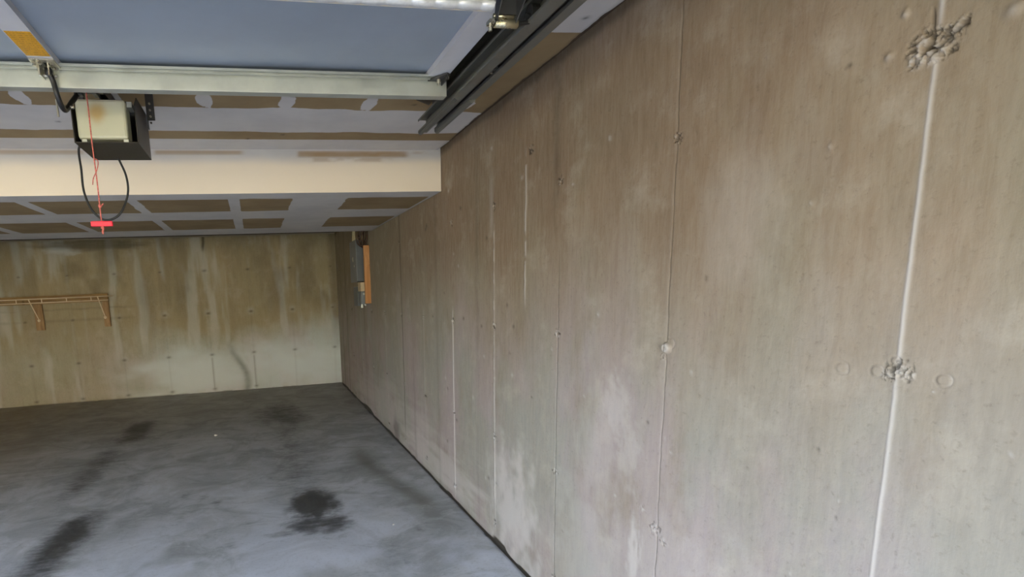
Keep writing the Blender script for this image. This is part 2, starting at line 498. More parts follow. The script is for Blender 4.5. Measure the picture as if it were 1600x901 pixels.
g = gauss(Y - 1.86, 0.02) * sst(Z, 1.62, 1.75) * sst(2.05 - Z, 0, 0.2); white = np.maximum(white, 0.35 * g)
c6 = gauss(Y - seam(6 * L, 0.012), 0.010) * sst(Z, 0.05, 0.3); dark = np.maximum(dark, 0.7 * c6); disp -= 0.004 * c6
for yy, s in ((2.05, 0.2), (2.75, 0.15), (3.35, 0.2), (4.9, 0.3), (5.3, 0.3), (5.9, 0.35), (6.5, 0.4), (6.9, 0.5)):
    dark = np.maximum(dark, s * gauss(Y - yy - 0.03 * jit, 0.025) * sst(streak, 0.3, 0.6))
# tie scars
def scar(cy, cz, r, deep, bumpy, wk, dk, seed):
    global disp, white, dark
    n = fbm((Y - cy) / r * 2.2 + 11, (Z - cz) / r * 2.2 + 5, seed, 5)
    n_hi = fbm((Y - cy) / r * 7 + 3, (Z - cz) / r * 7 + 9, seed + 3, 4)
    d = np.sqrt(((Y - cy) / r) ** 2 + ((Z - cz) / r) ** 2) + (n - 0.5) * 1.3
    n = n + 0.45 * (n_hi - 0.5)
    inside = 1 - sst(d, 0.65, 1.05)
    disp += inside * ((n - 0.45) * bumpy) - deep * (1 - sst(d, 0.0, 0.35))
    white = np.maximum(white, wk * inside * sst(n, 0.45, 0.62))
    dark = np.maximum(dark, dk * np.maximum(1 - sst(d, 0.05, 0.30), inside * sst(0.42 - n, 0, 0.08)))
# seam 0, upper: broken patch, a diagonal spur up to the near side
scar(0.008, 1.788, 0.040, 0.012, 0.026, 0.5, 0.7, 101)
scar(0.028, 1.774, 0.022, 0.002, 0.016, 0.6, 0.3, 102)
scar(-0.020, 1.802, 0.018, 0.004, 0.014, 0.4, 0.6, 103)
scar(-0.034, 1.812, 0.014, 0.004, 0.010, 0.35, 0.5, 104)
spur = gauss((Z - 1.785) + (Y + 0.005) * 0.75 + 0.010 * (fbm(Y * 60, Z * 60, 3) - 0.5), 0.0035) * sst(Y, -0.044, -0.034) * sst(0.012 - Y, 0, 0.012)
disp -= 0.008 * spur; dark = np.maximum(dark, 0.75 * spur)
spur = gauss(Y - 0.009 - 0.1 * (Z - 1.82), 0.0025) * sst(Z, 1.805, 1.815) * sst(1.86 - Z, 0, 0.02); disp -= 0.005 * spur; dark = np.maximum(dark, 0.6 * spur)
for cy, cz, r in ((0.075, 1.80, 0.007), (0.055, 1.865, 0.006), (0.17, 1.66, 0.004), (0.20, 1.55, 0.004), (-0.10, 1.80, 0.010), (-0.115, 1.82, 0.007)):
    g = gauss(np.hypot(Y - cy, Z - cz), r); disp += 0.006 * g; white = np.maximum(white, 0.3 * g)
# seam 0, lower: rings left by the form ties
scar(-0.002, 1.195, 0.024, 0.006, 0.018, 0.35, 0.45, 111)
scar(0.014, 1.186, 0.014, 0.009, 0.010, 0.3, 0.75, 112)
scar(-0.020, 1.192, 0.015, 0.004, 0.014, 0.5, 0.5, 113)
for cy, cz, r, s in ((-0.075, 1.188, 0.012, 0.35), (0.035, 1.190, 0.012, 0.4), (0.102, 1.187, 0.013, 0.22), (0.005, 1.215, 0.008, 0.4), (0.595, 1.20, 0.016, 0.2)):
    d = np.hypot(Y - cy, (Z - cz))
    ring = gauss(d - r * (0.85 + 0.3 * fbm(Y * 50, Z * 50, 7)), 0.0022); disp -= 0.0018 * ring
    side = sst((Y - cy) / r, 0.2, 0.9); dark = np.maximum(dark, s * ring * side); white = np.maximum(white, s * 0.8 * ring * sst(-(Y - cy) / r, 0.2, 0.9))  # each ring gets a shaded side and a lit side in its colour
# seam 1
scar(L - 0.002, 1.795, 0.020, 0.006, 0.014, 0.45, 0.6, 121)
d = np.hypot(Y - L + 0.004, (Z - 1.185)); g = 1 - sst(d, 0.010, 0.019); disp += 0.012 * np.sqrt(np.clip(g, 0, 1)); white = np.maximum(white, 0.55 * g)
dark = np.maximum(dark, 0.35 * gauss(np.hypot(Y - L - 0.022, Z - 1.187), 0.012))
scar(L + 0.012, 1.155, 0.014, 0.002, 0.008, 0.3, 0.15, 122)
scar(L + 0.010, 0.585, 0.024, 0.004, 0.014, 0.7, 0.5, 123); scar(L - 0.030, 0.555, 0.020, 0.002, 0.010, 0.5, 0.4, 124)
scar(L + 0.07, 0.63, 0.016, 0.002, 0.008, 0.6, 0.2, 125)
for k, rr in ((2, 0.022), (3, 0.024), (4, 0.024), (5, 0.024), (6, 0.026), (7, 0.026), (8, 0.03), (9, 0.03), (10, 0.03)):
    for j, zr in enumerate(ROWS):
        if k >= 5 and j == 0 and k != 6: continue
        scar(k * L, zr, rr, 0.006, 0.014, 0.75 if j else 0.35, 0.75, 200 + 7 * k + j)
scar(1.46, 1.98, 0.022, 0.006, 0.012, 0.3, 0.9, 301)
for i in range(60):         # small bug holes and specks
    cy = random.uniform(-0.25, 3.0); cz = random.uniform(0.2, 2.1); g = gauss(np.hypot(Y - cy, Z - cz), random.uniform(0.002, 0.004) * (1 + max(cy, 0)))
    if i % 2: dark = np.maximum(dark, 0.6 * g); disp -= 0.002 * g
    else: white = np.maximum(white, 0.6 * g); disp += 0.002 * g
# dirt line and crumbled gap where the wall meets the floor
base = Z - floor_z(Y)
gapw = 0.006 + 0.012 * sst(fbm(Y * 3.0, Y * 0, 55, 4), 0.5, 0.7) + 0.035 * blob(Y, Z, 1.78, 0.0, 0.10, 0.05, 0.5, 12) + 0.03 * blob(Y, Z, 5.3, 0.0, 0.35, 0.1, 0.5, 14)
dark = np.maximum(dark, 0.9 * (1 - sst(base, gapw * 0.5, gapw)))
disp -= 0.008 * (1 - sst(base, gapw * 0.5, gapw))
dark = np.maximum(dark, 0.45 * blob(Y, Z, 3.98, 0.10, 0.10, 0.12, 0.6, 15))
# shade of the gap under the ceiling, painted on as slight darkening
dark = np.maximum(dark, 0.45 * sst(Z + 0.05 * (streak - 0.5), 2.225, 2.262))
disp += 0.004 * (fbm(Y * 2.0, Z * 1.5, 66) - 0.5) + 0.0015 * (fbm(Y * 30, Z * 30, 67) - 0.5)
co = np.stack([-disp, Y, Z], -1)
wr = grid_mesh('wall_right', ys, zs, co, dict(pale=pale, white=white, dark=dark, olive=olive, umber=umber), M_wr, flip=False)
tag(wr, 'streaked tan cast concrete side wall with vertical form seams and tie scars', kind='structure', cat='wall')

# --- back wall
xs = sgrid((XL, 0.0, 0.016)); zs = sgrid((-0.05, 2.268, 0.014))
X, Z = np.meshgrid(xs, zs, indexing='ij')
disp = np.zeros_like(X); white = np.zeros_like(X); dark = np.zeros_like(X)
streak = fbm(X * 5, Z * 0.5, 15); big = fbm(X * 1.2, Z * 0.9, 16)
top = 1.05 + 0.5 * (big - 0.5) + 0.3 * (streak - 0.5) + 0.18 * sst(X, -1.5, 0)
pale = sst(top - Z, -0.12, 0.55) * (0.30 + 0.75 * sst(X, -3.6, -2.0)) * (0.7 + 0.5 * fbm(X * 3, Z * 3, 18))
olive = 0.6 * sst(fbm(X * 3.2, Z * 0.5, 19), 0.3, 0.7)
dark = 0.22 * sst(fbm(X * 4.5, Z * 0.45, 20), 0.50, 0.72) * sst(Z, 0.5, 1.5)
dark = np.maximum(dark, 0.30 * sst(fbm(X * 2.2, Z * 1.6, 23), 0.52, 0.75) * sst(Z, 0.9, 1.5))
white = 0.30 * sst(fbm(X * 6, Z * 0.8, 22), 0.55, 0.75)
white = np.maximum(white, 0.95 * blob(X, Z, -0.75, 0.38, 0.85, 0.42, 0.8, 24, 0.7))
white = np.maximum(white, 0.90 * blob(X, Z, -2.2, 0.28, 0.75, 0.30, 0.8, 25, 0.7))
for k in range(11):
    for j, zr in enumerate(ROWS):
        cx = -0.0856 - k * L
        if j == 3 and k in (0, 1): continue
        g = gauss(np.hypot((X - cx) / 1.7, Z - zr), 0.017); disp -= 0.008 * g; dark = np.maximum(dark, 0.62 * g)
        h = gauss(np.hypot(X - cx, Z - zr - 0.01), 0.05)
        if j >= 1: white = np.maximum(white, (0.45 if j > 1 else 0.25) * h * (1 - g) * sst(X, -4, -2.4))
        if k in (2, 3) and j == 2: dark = np.maximum(dark, 0.40 * gauss(X - cx + 0.01 * (streak - .5), 0.011) * sst(Z, 0.0, 0.1) * sst(0.57 - Z, 0, 0.05))
    dark = np.maximum(dark, 0.10 * gauss(X + 0.0856 + k * L, 0.012))
# rust-dark drip from the top and the pale-edged damp stain near the floor
g = gauss(X + 1.90 + 0.05 * (2.2 - Z) - 0.02 * (fbm(Z * 9, Z * 0, 3) - .5), 0.018); dark = np.maximum(dark, 0.8 * g * sst(Z, 2.02, 2.16)); white = np.maximum(white, 0.4 * g * sst(Z, 1.72, 1.8) * sst(2.1 - Z, 0, 0.1))
cx = -1.44 - 0.22 * sst(Z, 0.25, 0.75) + 0.05 * (fbm(Z * 7, Z * 0, 33) - 0.5)
dark = np.maximum(dark, 0.50 * gauss(X - cx, 0.05) * sst(0.85 - Z, 0, 0.35) * (0.6 + 0.5 * fbm(X * 14, Z * 14, 34)))
white = np.maximum(white, 0.6 * gauss(X - cx - 0.09, 0.05) * sst(0.75 - Z, 0, 0.25))
dark = np.maximum(dark, 0.55 * blob(X, Z, -3.45, 2.20, 0.55, 0.07, 0.6, 35, 0.8)); white = np.maximum(white, 0.55 * blob(X, Z, -3.78, 2.13, 0.20, 0.06, 0.6, 36, 0.8))
dark = np.maximum(dark, 0.25 * blob(X, Z, -2.75, 1.45, 0.12, 0.4, 0.8, 37, 0.5))
dark = np.maximum(dark, 0.30 * gauss(Z - 1.345 - 0.02 * (fbm(X * 5, X * 0, 6) - .5), 0.012) * sst(-X, 2.7, 3.2) * (0.5 + 0.7 * fbm(X * 12, Z * 5, 39)))
dark = np.maximum(dark, 0.18 * gauss(Z - 1.19, 0.02) * sst(-X, 2.7, 3.2))
dark = np.maximum(dark, 0.45 * (1 - sst(Z - floor_z(YB), 0.004, 0.018)) * sst(fbm(X * 4, X * 0, 71), 0.45, 0.6))
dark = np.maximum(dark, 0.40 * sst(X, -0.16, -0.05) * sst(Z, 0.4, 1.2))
disp += 0.008 * (fbm(X * 1.5, Z * 1.5, 81) - 0.5)
co = np.stack([X, YB - disp, Z], -1)
wb = grid_mesh('wall_back', xs, zs, co, dict(pale=pale, white=white, dark=dark, olive=olive), M_wb, flip=False)
tag(wb, 'stained olive tan concrete wall at the far end of the garage', 'wall', kind='structure')

# --- floor
xs = sgrid((XL, -3.0, 0.03), (-3.0, 0.0, 0.018)); yf = sgrid((YF - 0.3, 1.2, 0.05), (1.2, 4.0, 0.018), (4.0, YB, 0.03))
X, Yf = np.meshgrid(xs, yf, indexing='ij')
dark = 0.95 * blob(X, Yf, -0.95, 2.68, 0.15, 0.26, 0.6, 51, 0.5, 1.6)
dark = np.maximum(dark, 0.70 * blob(X, Yf, -0.96, 2.36, 0.19, 0.14, 0.6, 52, 0.6, 1.6))
dark = np.maximum(dark, 0.45 * blob(X, Yf, -1.18, 2.27, 0.10, 0.05, 0.5, 53, 0.6))
sx = -2.50 + 0.10 * (Yf - 2.5)
dark = np.maximum(dark, 0.80 * gauss(X - sx, 0.15) * sst(Yf, 1.6, 2.1) * sst(3.15 - Yf, 0, 0.35) * (0.5 + 0.9 * fbm(X * 7, Yf * 5, 54)))
dark = np.maximum(dark, 0.85 * gauss(X + 2.62 + 0.0 * Yf, 0.17) * sst(Yf, 4.5, 5.0) * sst(5.95 - Yf, 0, 0.5) * (0.5 + 0.9 * fbm(X * 6, Yf * 3, 55)))
dark = np.maximum(dark, 0.50 * gauss(X + 2.72, 0.15) * sst(Yf, 3.0, 3.5) * sst(4.9 - Yf, 0, 0.5))
dark = np.maximum(dark, 0.60 * blob(X, Yf, -1.02, 5.35, 0.24, 0.60, 0.8, 56, 0.8))
dark = np.maximum(dark, 0.36 * gauss(X + 1.0, 0.25) * sst(Yf, 2.8, 3.2) * sst(5.0 - Yf, 0, 0.6))
dark = np.maximum(dark, 0.30 * blob(X, Yf, -1.5, 2.2, 0.09, 0.05, 0.5, 57, 0.6))
for cx, cy, r in ((-0.36, 2.12, 0.03), (-0.55, 1.75, 0.02), (-1.33, 4.4, 0.03), (-1.72, 3.0, 0.05), (-1.62, 2.9, 0.04), (-1.85, 3.1, 0.05)):
    dark = np.maximum(dark, 0.35 * blob(X, Yf, cx, cy, r, r * 1.4, 0.7, int(cy * 50), 0.9))
fr = fbm(X * 3, Yf * 2, 59)
damp = 0.95 * gauss(X + 0.30 + 0.12 * np.sin(Yf * 2.2), 0.09) * sst(Yf, 2.0, 2.5) * sst(4.2 - Yf, 0, 0.8) * (0.5 + fr)
damp = np.maximum(damp, 0.45 * sst(Yf, 3.6, 6.0) * (0.5 + fr))
brown = 0.75 * sst(-X - 0.25 * (Yf - 5), 2.9, 4.2) * sst(Yf, 3.2, 4.6) * (0.6 + 0.5 * fr) + 0.25 * sst(Yf, 4.5, 7)
pale = 0.55 * sst(3.2 - Yf, 0, 1.6) * sst(fbm(X * 2.5, Yf * 2.5, 60), 0.40, 0.62)
crack = gauss(Yf - 4.12 - 0.06 * (X + 3), 0.018) * sst(-X, 2.3, 2.6); damp = np.maximum(damp, 0.7 * crack)
edge = 0.006 + 0.012 * sst(fbm(Yf * 2.6, Yf * 0, 62), 0.5, 0.7)
dark = np.maximum(dark, 0.9 * (1 - sst(-X, edge * 0.5, edge * 1.3)))
co = np.stack([X, Yf, floor_z(Yf) + 0.004 * (fbm(X * 1.5, Yf * 1.5, 64) - 0.5) - 0.012 * (1 - sst(-X, edge * 0.3, edge))], -1)
fl = grid_mesh('floor', xs, yf, co, dict(dark=dark, damp=damp, brown=brown, pale=pale), M_floor)
tag(fl, 'grey trowelled concrete slab with dark oil stains', 'floor', kind='structure')

# --- main ceiling (taped gypsum board) with a ragged edge just short of the concrete
def dry_grid(name, xs, vs, place, attrs, flip=False):
    for k in ('mud', 'cream', 'smear', 'dark'): attrs.setdefault(k, np.zeros((len(xs), len(vs))))
    o = grid_mesh(name, xs, vs, place, attrs, M_dry, flip)
    return o
xs = sgrid((XL, -2.6, 0.03), (-2.6, -0.026, 0.012)); yc = sgrid((YF, 0.7, 0.06), (0.7, YS0, 0.012))
X, Yc = np.meshgrid(xs, yc, indexing='ij')
wv = 0.03 * (fbm(X * 4, X * 0, 91) - 0.5) * 2
mud = sst(Yc + wv, 1.87, 1.90) * sst(2.25 - Yc + wv * 0.7, -0.015, 0.015)
mud = np.maximum(mud, sst(Yc, 2.385, 2.40))
mud = np.maximum(mud, sst(1.06 - Yc + wv * 0.5, -0.01, 0.02) * sst(Yc, 0.55, 0.6))
mud = np.maximum(mud, sst(0.10 - Yc, -0.01, 0.02) * sst(Yc, -0.3, -0.28))
for k in range(16):
    cx = (-0.165, -0.64, -1.02, -1.40)[k] if k < 4 else -1.40 - 0.37 * (k - 3)
    for cy in (1.74, 1.52, 1.32, 0.3, -0.6):
        ry = 0.10 if cy == 1.74 else 0.05
        rx = (0.048 if k == 0 else 0.035) if cy > 1.7 else 0.016
        mud = np.maximum(mud, blob(X, Yc, cx + random.uniform(-.01, .01), cy + (0.05 if ry > .05 else 0), rx, ry, 0.25, 300 + k, 0.35))
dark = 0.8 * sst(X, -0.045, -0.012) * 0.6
for cx, cy in ((-0.42, 1.80), (-1.02, 2.30), (-1.21, 2.38), (-2.1, 2.12), (-0.17, 1.35), (-0.23, 1.17), (-0.08, 0.95), (-0.28, 1.42)):
    dark = np.maximum(dark, 0.8 * gauss(np.hypot(X - cx, Yc - cy), 0.010))
rag = np.where(X > -0.04, 0.034 * (fbm(Yc * 6, Yc * 0, 95, 5) - 0.5), 0)
co = np.stack([X + rag, Yc, ZC + 0.003 * (fbm(X * 3, Yc * 3, 96) - .5)], -1)
cl = dry_grid('ceiling', xs, yc, co, dict(mud=mud, dark=dark), True)
tag(cl, 'unpainted drywall ceiling with grey taped joints over the door', 'ceiling', kind='structure')

# --- dropped beam box: front face and underside in one mesh
bx = sgrid((XL, -2.9, 0.03), (-2.9, -0.004, 0.012))
zf = sgrid((ZS, ZC + 0.01, 0.008))[::-1]
X, Zf = np.meshgrid(bx, zf, indexing='ij')
n1 = fbm(X * 3, Zf * 9, 111); n2 = fbm(X * 9, Zf * 30, 112)
cream = sst(2.215 - Zf + 0.03 * (n1 - .5), -0.03, 0.05)  # face greys upward: joint mud, plus the door's shade painted in
cream = np.maximum(cream, sst(-0.62 + 0.06 * n1 - X, 0, 0.0) * 0)
smear = np.zeros_like(X)
def strip(x0, x1, z0, z1, k):
    return k * sst(X, x0 - 0.01, x0 + 0.02) * sst(x1 - X, -0.02, 0.03) * sst(Zf, z0 - 0.006, z0 + 0.008) * sst(z1 - Zf, -0.004, 0.006)
smear = np.maximum(strip(-0.92, -0.22, 2.222, 2.258, 0.95) * (0.65 + 0.6 * n2), strip(-0.90, -0.32, 2.195, 2.232, 0.5) * sst(n2, 0.3, 0.55))
smear = np.maximum(smear, strip(-0.25, -0.02, 2.240, 2.258, 0.4) * sst(n2, 0.35, 0.6))
smear = np.maximum(smear, strip(-1.75, -1.24, 2.236, 2.262, 0.75)); smear = np.maximum(smear, strip(-2.6, -2.12, 2.236, 2.262, 0.65)); smear = np.maximum(smear, strip(-6, -3.0, 2.236, 2.262, 0.65))
smear = np.maximum(smear, strip(-1.16, -0.92, 2.0, 2.2, 0.0))
co = np.stack([X, np.full_like(X, YS0), Zf], -1)
me_f = dry_grid('trim_1', bx, zf, co, dict(mud=np.ones_like(X), cream=cream * 0.9, smear=smear), True)
tag(me_f, 'drywall face of the dropped beam across the ceiling, cream low down with its light painted in', 'beam', kind='structure')
yu = sgrid((YS0, YS1, 0.014))
X, Yu = np.meshgrid(bx, yu, indexing='ij')
w2 = 0.035 * (fbm(X * 5, Yu * 1.0, 121) - 0.5)
mud = sst(2.79 - Yu + w2, -0.012, 0.012)
mud = np.maximum(mud, sst(Yu + w2, 3.27, 3.30) * sst(3.68 - Yu + w2, -0.015, 0.015))
mud = np.maximum(mud, sst(Yu + w2, 4.27, 4.32))
w3 = 0.012 * (fbm(X * 3, Yu * 9, 122) - 0.5)
for cx, hw in ((-1.325, 0.036), (-1.94, 0.034), (-2.56, 0.036), (-3.17, 0.036), (-3.78, 0.036), (-4.39, 0.036), (-5.0, 0.19), (-5.6, 0.036)):
    mud = np.maximum(mud, sst(hw - np.abs(X - cx + w3), -0.008, 0.008))
w4 = 0.03 * (fbm(X * 3, Yu * 7, 123) - 0.5)
mud = np.maximum(mud, sst(0.185 - np.abs(X + 0.765 + w4), -0.012, 0.012))
mud = np.maximum(mud, sst(X, -0.035, -0.02) * 0.8)
co = np.stack([X, Yu, np.full_like(X, ZS)], -1)
so = dry_grid('trim_2', bx, yu, co, dict(mud=mud), True)
tag(so, 'taped drywall underside of the dropped soffit at the back', 'soffit', kind='structure')
def slab(name, x0, x1, y0, y1, z0, z1, mat, label, cat):
    b = nb(); box(b, x0, x1, y0, y1, z0, z1); return tag(obj(name, b, mat), label, cat, kind='structure')
slab('trim_3', XL, -0.004, YS0 + 0.012, YS1 - 0.002, ZS + 0.012, ZC + 0.2, M_dry, 'core of the dropped soffit behind its drywall', 'soffit')
slab('ceiling_rear', XL, 0.0, YS1, YB + 0.02, 2.330, 2.36, M_dry, 'drywall ceiling behind the soffit', 'ceiling')
slab('trim_4', XL, 0.0, YB - 0.02, YB + 0.2, 2.29, 2.33, M_void, 'dark wooden sill plate over the far wall', 'sill')
slab('gap_shade_strip', -0.10, -0.001, YF, YS0, ZC + 0.012, ZC + 0.03, M_void, 'dark strip standing in for the shade in the gap above the side wall', 'shade strip')  # added dark strip, stands in for shade inside the ceiling gap
slab('roof_deck', XL - 0.3, 0.3, YF - 0.25, YB + 0.3, 2.60, 2.72, M_void, 'roof deck over the garage', 'roof')
slab('wall_left', XL - 0.25, XL, YF - 0.25, YB + 0.25, -0.1, 2.6, M_plaster, 'plain concrete wall opposite the seamed one', 'wall')
slab('wall_right_core', 0.03, 0.28, YF - 0.25, YB + 0.25, -0.1, 2.6, M_plaster, 'outer half of the concrete side wall', 'wall')
slab('wall_back_core', XL, 0.03, YB + 0.03, YB + 0.28, -0.1, 2.6, M_plaster, 'outer half of the far concrete wall', 'wall')
# front wall with the door opening and an unseen second one added for fill light
b = nb()
OP = ((-3.22, -0.47), (-6.20, -3.60))
box(b, OP[0][1], 0.03, YF - 0.2, YF, -0.1, 2.6)
box(b, OP[1][1], OP[0][0], YF - 0.2, YF, -0.1, 2.6)
box(b, XL, OP[1][0], YF - 0.2, YF, -0.1, 2.6)
box(b, OP[0][0], OP[0][1], YF - 0.2, YF, HEAD, 2.6)
box(b, OP[1][0], OP[1][1], YF - 0.2, YF, HEAD, 2.6)
tag(obj('wall_front', b, M_plaster), 'front wall with the garage door opening and a second one added for fill light', 'wall', kind='structure')
b = nb(); box(b, -12, 8, -9.0, YF - 0.28, -0.35, floor_z(YF) - 0.01); tag(obj('driveway', b, M_asph), 'weathered asphalt driveway in front of the garage', 'driveway', kind='structure')
b = nb(); box(b, -45, 45, -60, -9.0, -0.5, -0.11); tag(obj('ground', b, M_grass), 'lawn beyond the driveway', 'ground', kind='structure')

M_stucco = simple('pale_bounce_stucco', srgb(238, 222, 196), 0.9, 0, 0.05, 2.0)
M_shingle = simple('added_house_brown_shingle', srgb(110, 96, 84), 0.9, 0, 0.2, 6.0)
hs_ = empty('added_bounce_house', (-3, -21, -0.2), 'unseen pale stucco house added across the street to bounce warm light into the garage', 'house')  # out of view, added to bounce warm sunlight through the opening
b = nb(); box(b, -16, 10, -29, -21, -0.4, 5.4); obj('wall', b, M_stucco, hs_)  # wall of the added bounce house
b = nb(); prism(b, [(-30, 5.4), (-20.4, 5.4), (-25, 7.8)], 'x', -16.6, 10.6); obj('roof', b, M_shingle, hs_)  # roof of the added bounce house
for xx in (-12.5, -6.5, 4.5):
    b = nb(); box(b, xx, xx + 1.6, -21.0, -20.94, 2.9, 4.3); obj('window', b, M_black, hs_)  # window of the added bounce house

# ------------------------------------------------------------------ OVERHEAD DOOR (open, lying under the ceiling)
DX0, DX1 = -3.17, -0.497
SKZ, STZ = 2.170, 2.150
door = empty('garage_door', (-1.83, 0.1, 2.15), 'open sectional garage door lying overhead, blue grey inside with pale stiles', 'garage door')
secs = [(0.625, 1.215), (0.09, 0.615), (-0.445, 0.08), (-0.98, -0.455)]
STX = (-0.5325, -1.8300, -3.1345)
for i, (y0, y1) in enumerate(secs):
    b = nb()
    # pan: skin with rolled rails along both long edges
    box(b, DX0, DX1, y0, y1, SKZ, SKZ + 0.012)
    for yy in (y0, y1 - 0.020):
        box(b, DX0, DX1, yy, yy + 0.020, STZ - 0.0, SKZ)
    box(b, DX0, DX1, y0 + 0.0, y0 + 0.006, SKZ, SKZ + 0.032); box(b, DX0, DX1, y1 - 0.006, y1, SKZ, SKZ + 0.032)
    s = obj('door_section', b, M_skin, door)
    b = nb()
    box(b, DX0, DX1, y1 - 0.066, y1 - 0.062, STZ - 0.001, STZ + 0.006); box(b, DX0, DX1, y1 - 0.050, y1 - 0.046, STZ - 0.006, STZ + 0.001)
    box(b, DX0, DX1, y1 - 0.062, y1 - 0.020, STZ + 0.004, STZ + 0.006)
    obj('rolled_lip', b, M_galv, s)
    for k, sx in enumerate(STX):
        hw = 0.036
        b = nb()
        box(b, sx - hw, sx + hw, y0 + 0.002, y1 - 0.065 if i == 0 else y1 - 0.004, STZ, STZ + 0.003)
        box(b, sx - hw, sx - hw + 0.003, y0 + 0.002, y1 - 0.03, STZ + 0.003, SKZ)
        box(b, sx + hw - 0.003, sx + hw, y0 + 0.002, y1 - 0.03, STZ + 0.003, SKZ)
        st = obj('stile', b, M_stile, s)
        if i == 0 and k == 1:
            b = nb(); box(b, sx - hw + 0.003, sx + hw - 0.002, 0.930, 1.083, STZ - 0.0012, STZ)
            tag(obj('warning_label', b, M_label, s), 'amber printed label stuck on the centre stile')

# strut on the free edge: U channel, face towards the opening
def strut(y, z0, z1, x0, x1, mat, name, parent):
    b = nb()
    box(b, x0, x1, y, y + 0.003, z0, z1)
    box(b, x0, x1, y + 0.003, y + 0.040, z0, z0 + 0.003)
    box(b, x0, x1, y + 0.037, y + 0.040, z0 + 0.003, z1)
    return obj(name, b, mat, parent, bevel=0.001)
s1 = strut(1.180, 2.094, 2.150, -3.18, -0.489, M_galv, 'strut', door)
# strut beside the first joint, pale with a crimped hem
s2 = strut(0.575, 2.106, 2.150, -3.17, -0.585, M_white, 'strut', door)
b = nb()
n = 640; x0, x1 = -3.17, -0.587
cols = []
for i in range(n + 1):
    x = x0 + (x1 - x0) * i / n
    ph = (x / 0.062) % 1.0
    a = abs(math.sin(math.pi * ph)) ** 0.6
    ph2 = ((x + 0.031) / 0.062) % 1.0
    a2 = abs(math.sin(math.pi * ph2)) ** 0.6
    wob = 0.0008 * math.sin(x * 71) + 0.0006 * math.sin(x * 133 + 1)
    prof = [(0.572, 2.124), (0.568 - 0.004 * a2, 2.119 + wob), (0.562 - 0.006 * a2, 2.112 - 0.003 * a2), (0.569, 2.110 - 0.003 * a2), (0.565 - 0.006 * a, 2.104 - 0.001 * a + wob), (0.572, 2.098 - 0.004 * a), (0.585, 2.096 - 0.004 * a), (0.600, 2.106)]
    cols.append([b.verts.new((x, p[0], p[1])) for p in prof])
for A, B in zip(cols, cols[1:]):
    for k in range(len(A) - 1): b.faces.new((A[k], A[k + 1], B[k + 1], B[k]))
obj('crimped_hem', b, M_foil, s2, smooth=True)

def hinge(y, x, parent, roller=True, plate_z=2.150):
    """end hinge: plate with bolts, tapering leaf, roller tube and stem"""
    b = nb()
    prism(b, [(x - 0.034, y - 0.115), (x + 0.034, y - 0.115), (x + 0.026, y - 0.012), (x - 0.022, y - 0.012)], 'z', plate_z - 0.006, plate_z - 0.003)
    prism(b, [(y - 0.110, plate_z - 0.003), (y - 0.012, plate_z - 0.003), (y + 0.010, 2.078), (y - 0.006, 2.078)], 'x', x + 0.024, x + 0.027)
    prism(b, [(y - 0.060, plate_z - 0.003), (y - 0.012, plate_z - 0.003), (y + 0.010, 2.078), (y - 0.006, 2.078)], 'x', x - 0.030, x - 0.027)
    box(b, x - 0.027, x + 0.024, y - 0.014, y - 0.011, 2.100, plate_z - 0.003)
    h = obj('hinge', b, M_dkm, parent)
    b = nb(); cyl(b, (x - 0.030, y, 2.083), (x + 0.034, y, 2.083), 0.0105, 18); cyl(b, (x - 0.034, y, 2.101), (x + 0.026, y, 2.101), 0.006, 12)
    tag(obj('roller_tube', b, M_brass, h, smooth=True), 'yellowish zinc roller tube')
    b = nb()
    for dx, dy in ((-0.004, -0.060), (-0.004, -0.085), (0.018, -0.07)):
        cyl(b, (x + dx, y + dy, plate_z - 0.006), (x + dx, y + dy, plate_z - 0.014), 0.0058, 6)
    cyl(b, (x - 0.040, y + 0.006, 2.082), (x - 0.040, y + 0.006, 2.066), 0.005, 6)
    box(b, x - 0.048, x - 0.032, y - 0.010, y + 0.014, 2.080, 2.090)
    objs('bolt', b, M_zinc, h)
    if roller:
        b = nb(); cyl(b, (x + 0.034, y, 2.083), (x + 0.068, y, 2.090), 0.0058, 12)
        cyl(b, (x + 0.068, y, 2.113), (x + 0.092, y, 2.113), 0.021, 22)
        cyl(b, (x + 0.066, y, 2.100), (x + 0.070, y, 2.104), 0.012, 14)
        obj('roller', b, M_black, h, smooth=False)
    return h
for yy in (0.622, 0.085, -0.450): hinge(yy, -0.531, door)
hinge(-0.955, -0.531, door)
# top corner bracket at the strut's end
b = nb()
prism(b, [(-0.562, 1.176), (-0.500, 1.176), (-0.497, 1.120), (-0.513, 1.108), (-0.548, 1.150)], 'z', STZ - 0.008, STZ - 0.002)
box(b, -0.512, -0.508, 1.108, 1.176, STZ - 0.022, STZ - 0.008)
tb = obj('corner_bracket', b, M_dkm, door)
b = nb(); cyl(b, (-0.527, 1.160, STZ - 0.008), (-0.527, 1.160, STZ - 0.018), 0.0085, 8); cyl(b, (-0.527, 1.160, STZ - 0.018), (-0.527, 1.160, STZ - 0.026), 0.005, 10)
cyl(b, (-0.507, 1.120, STZ - 0.008), (-0.507, 1.120, STZ - 0.020), 0.0055, 8)
objs('bolt', b, M_zinc, tb)
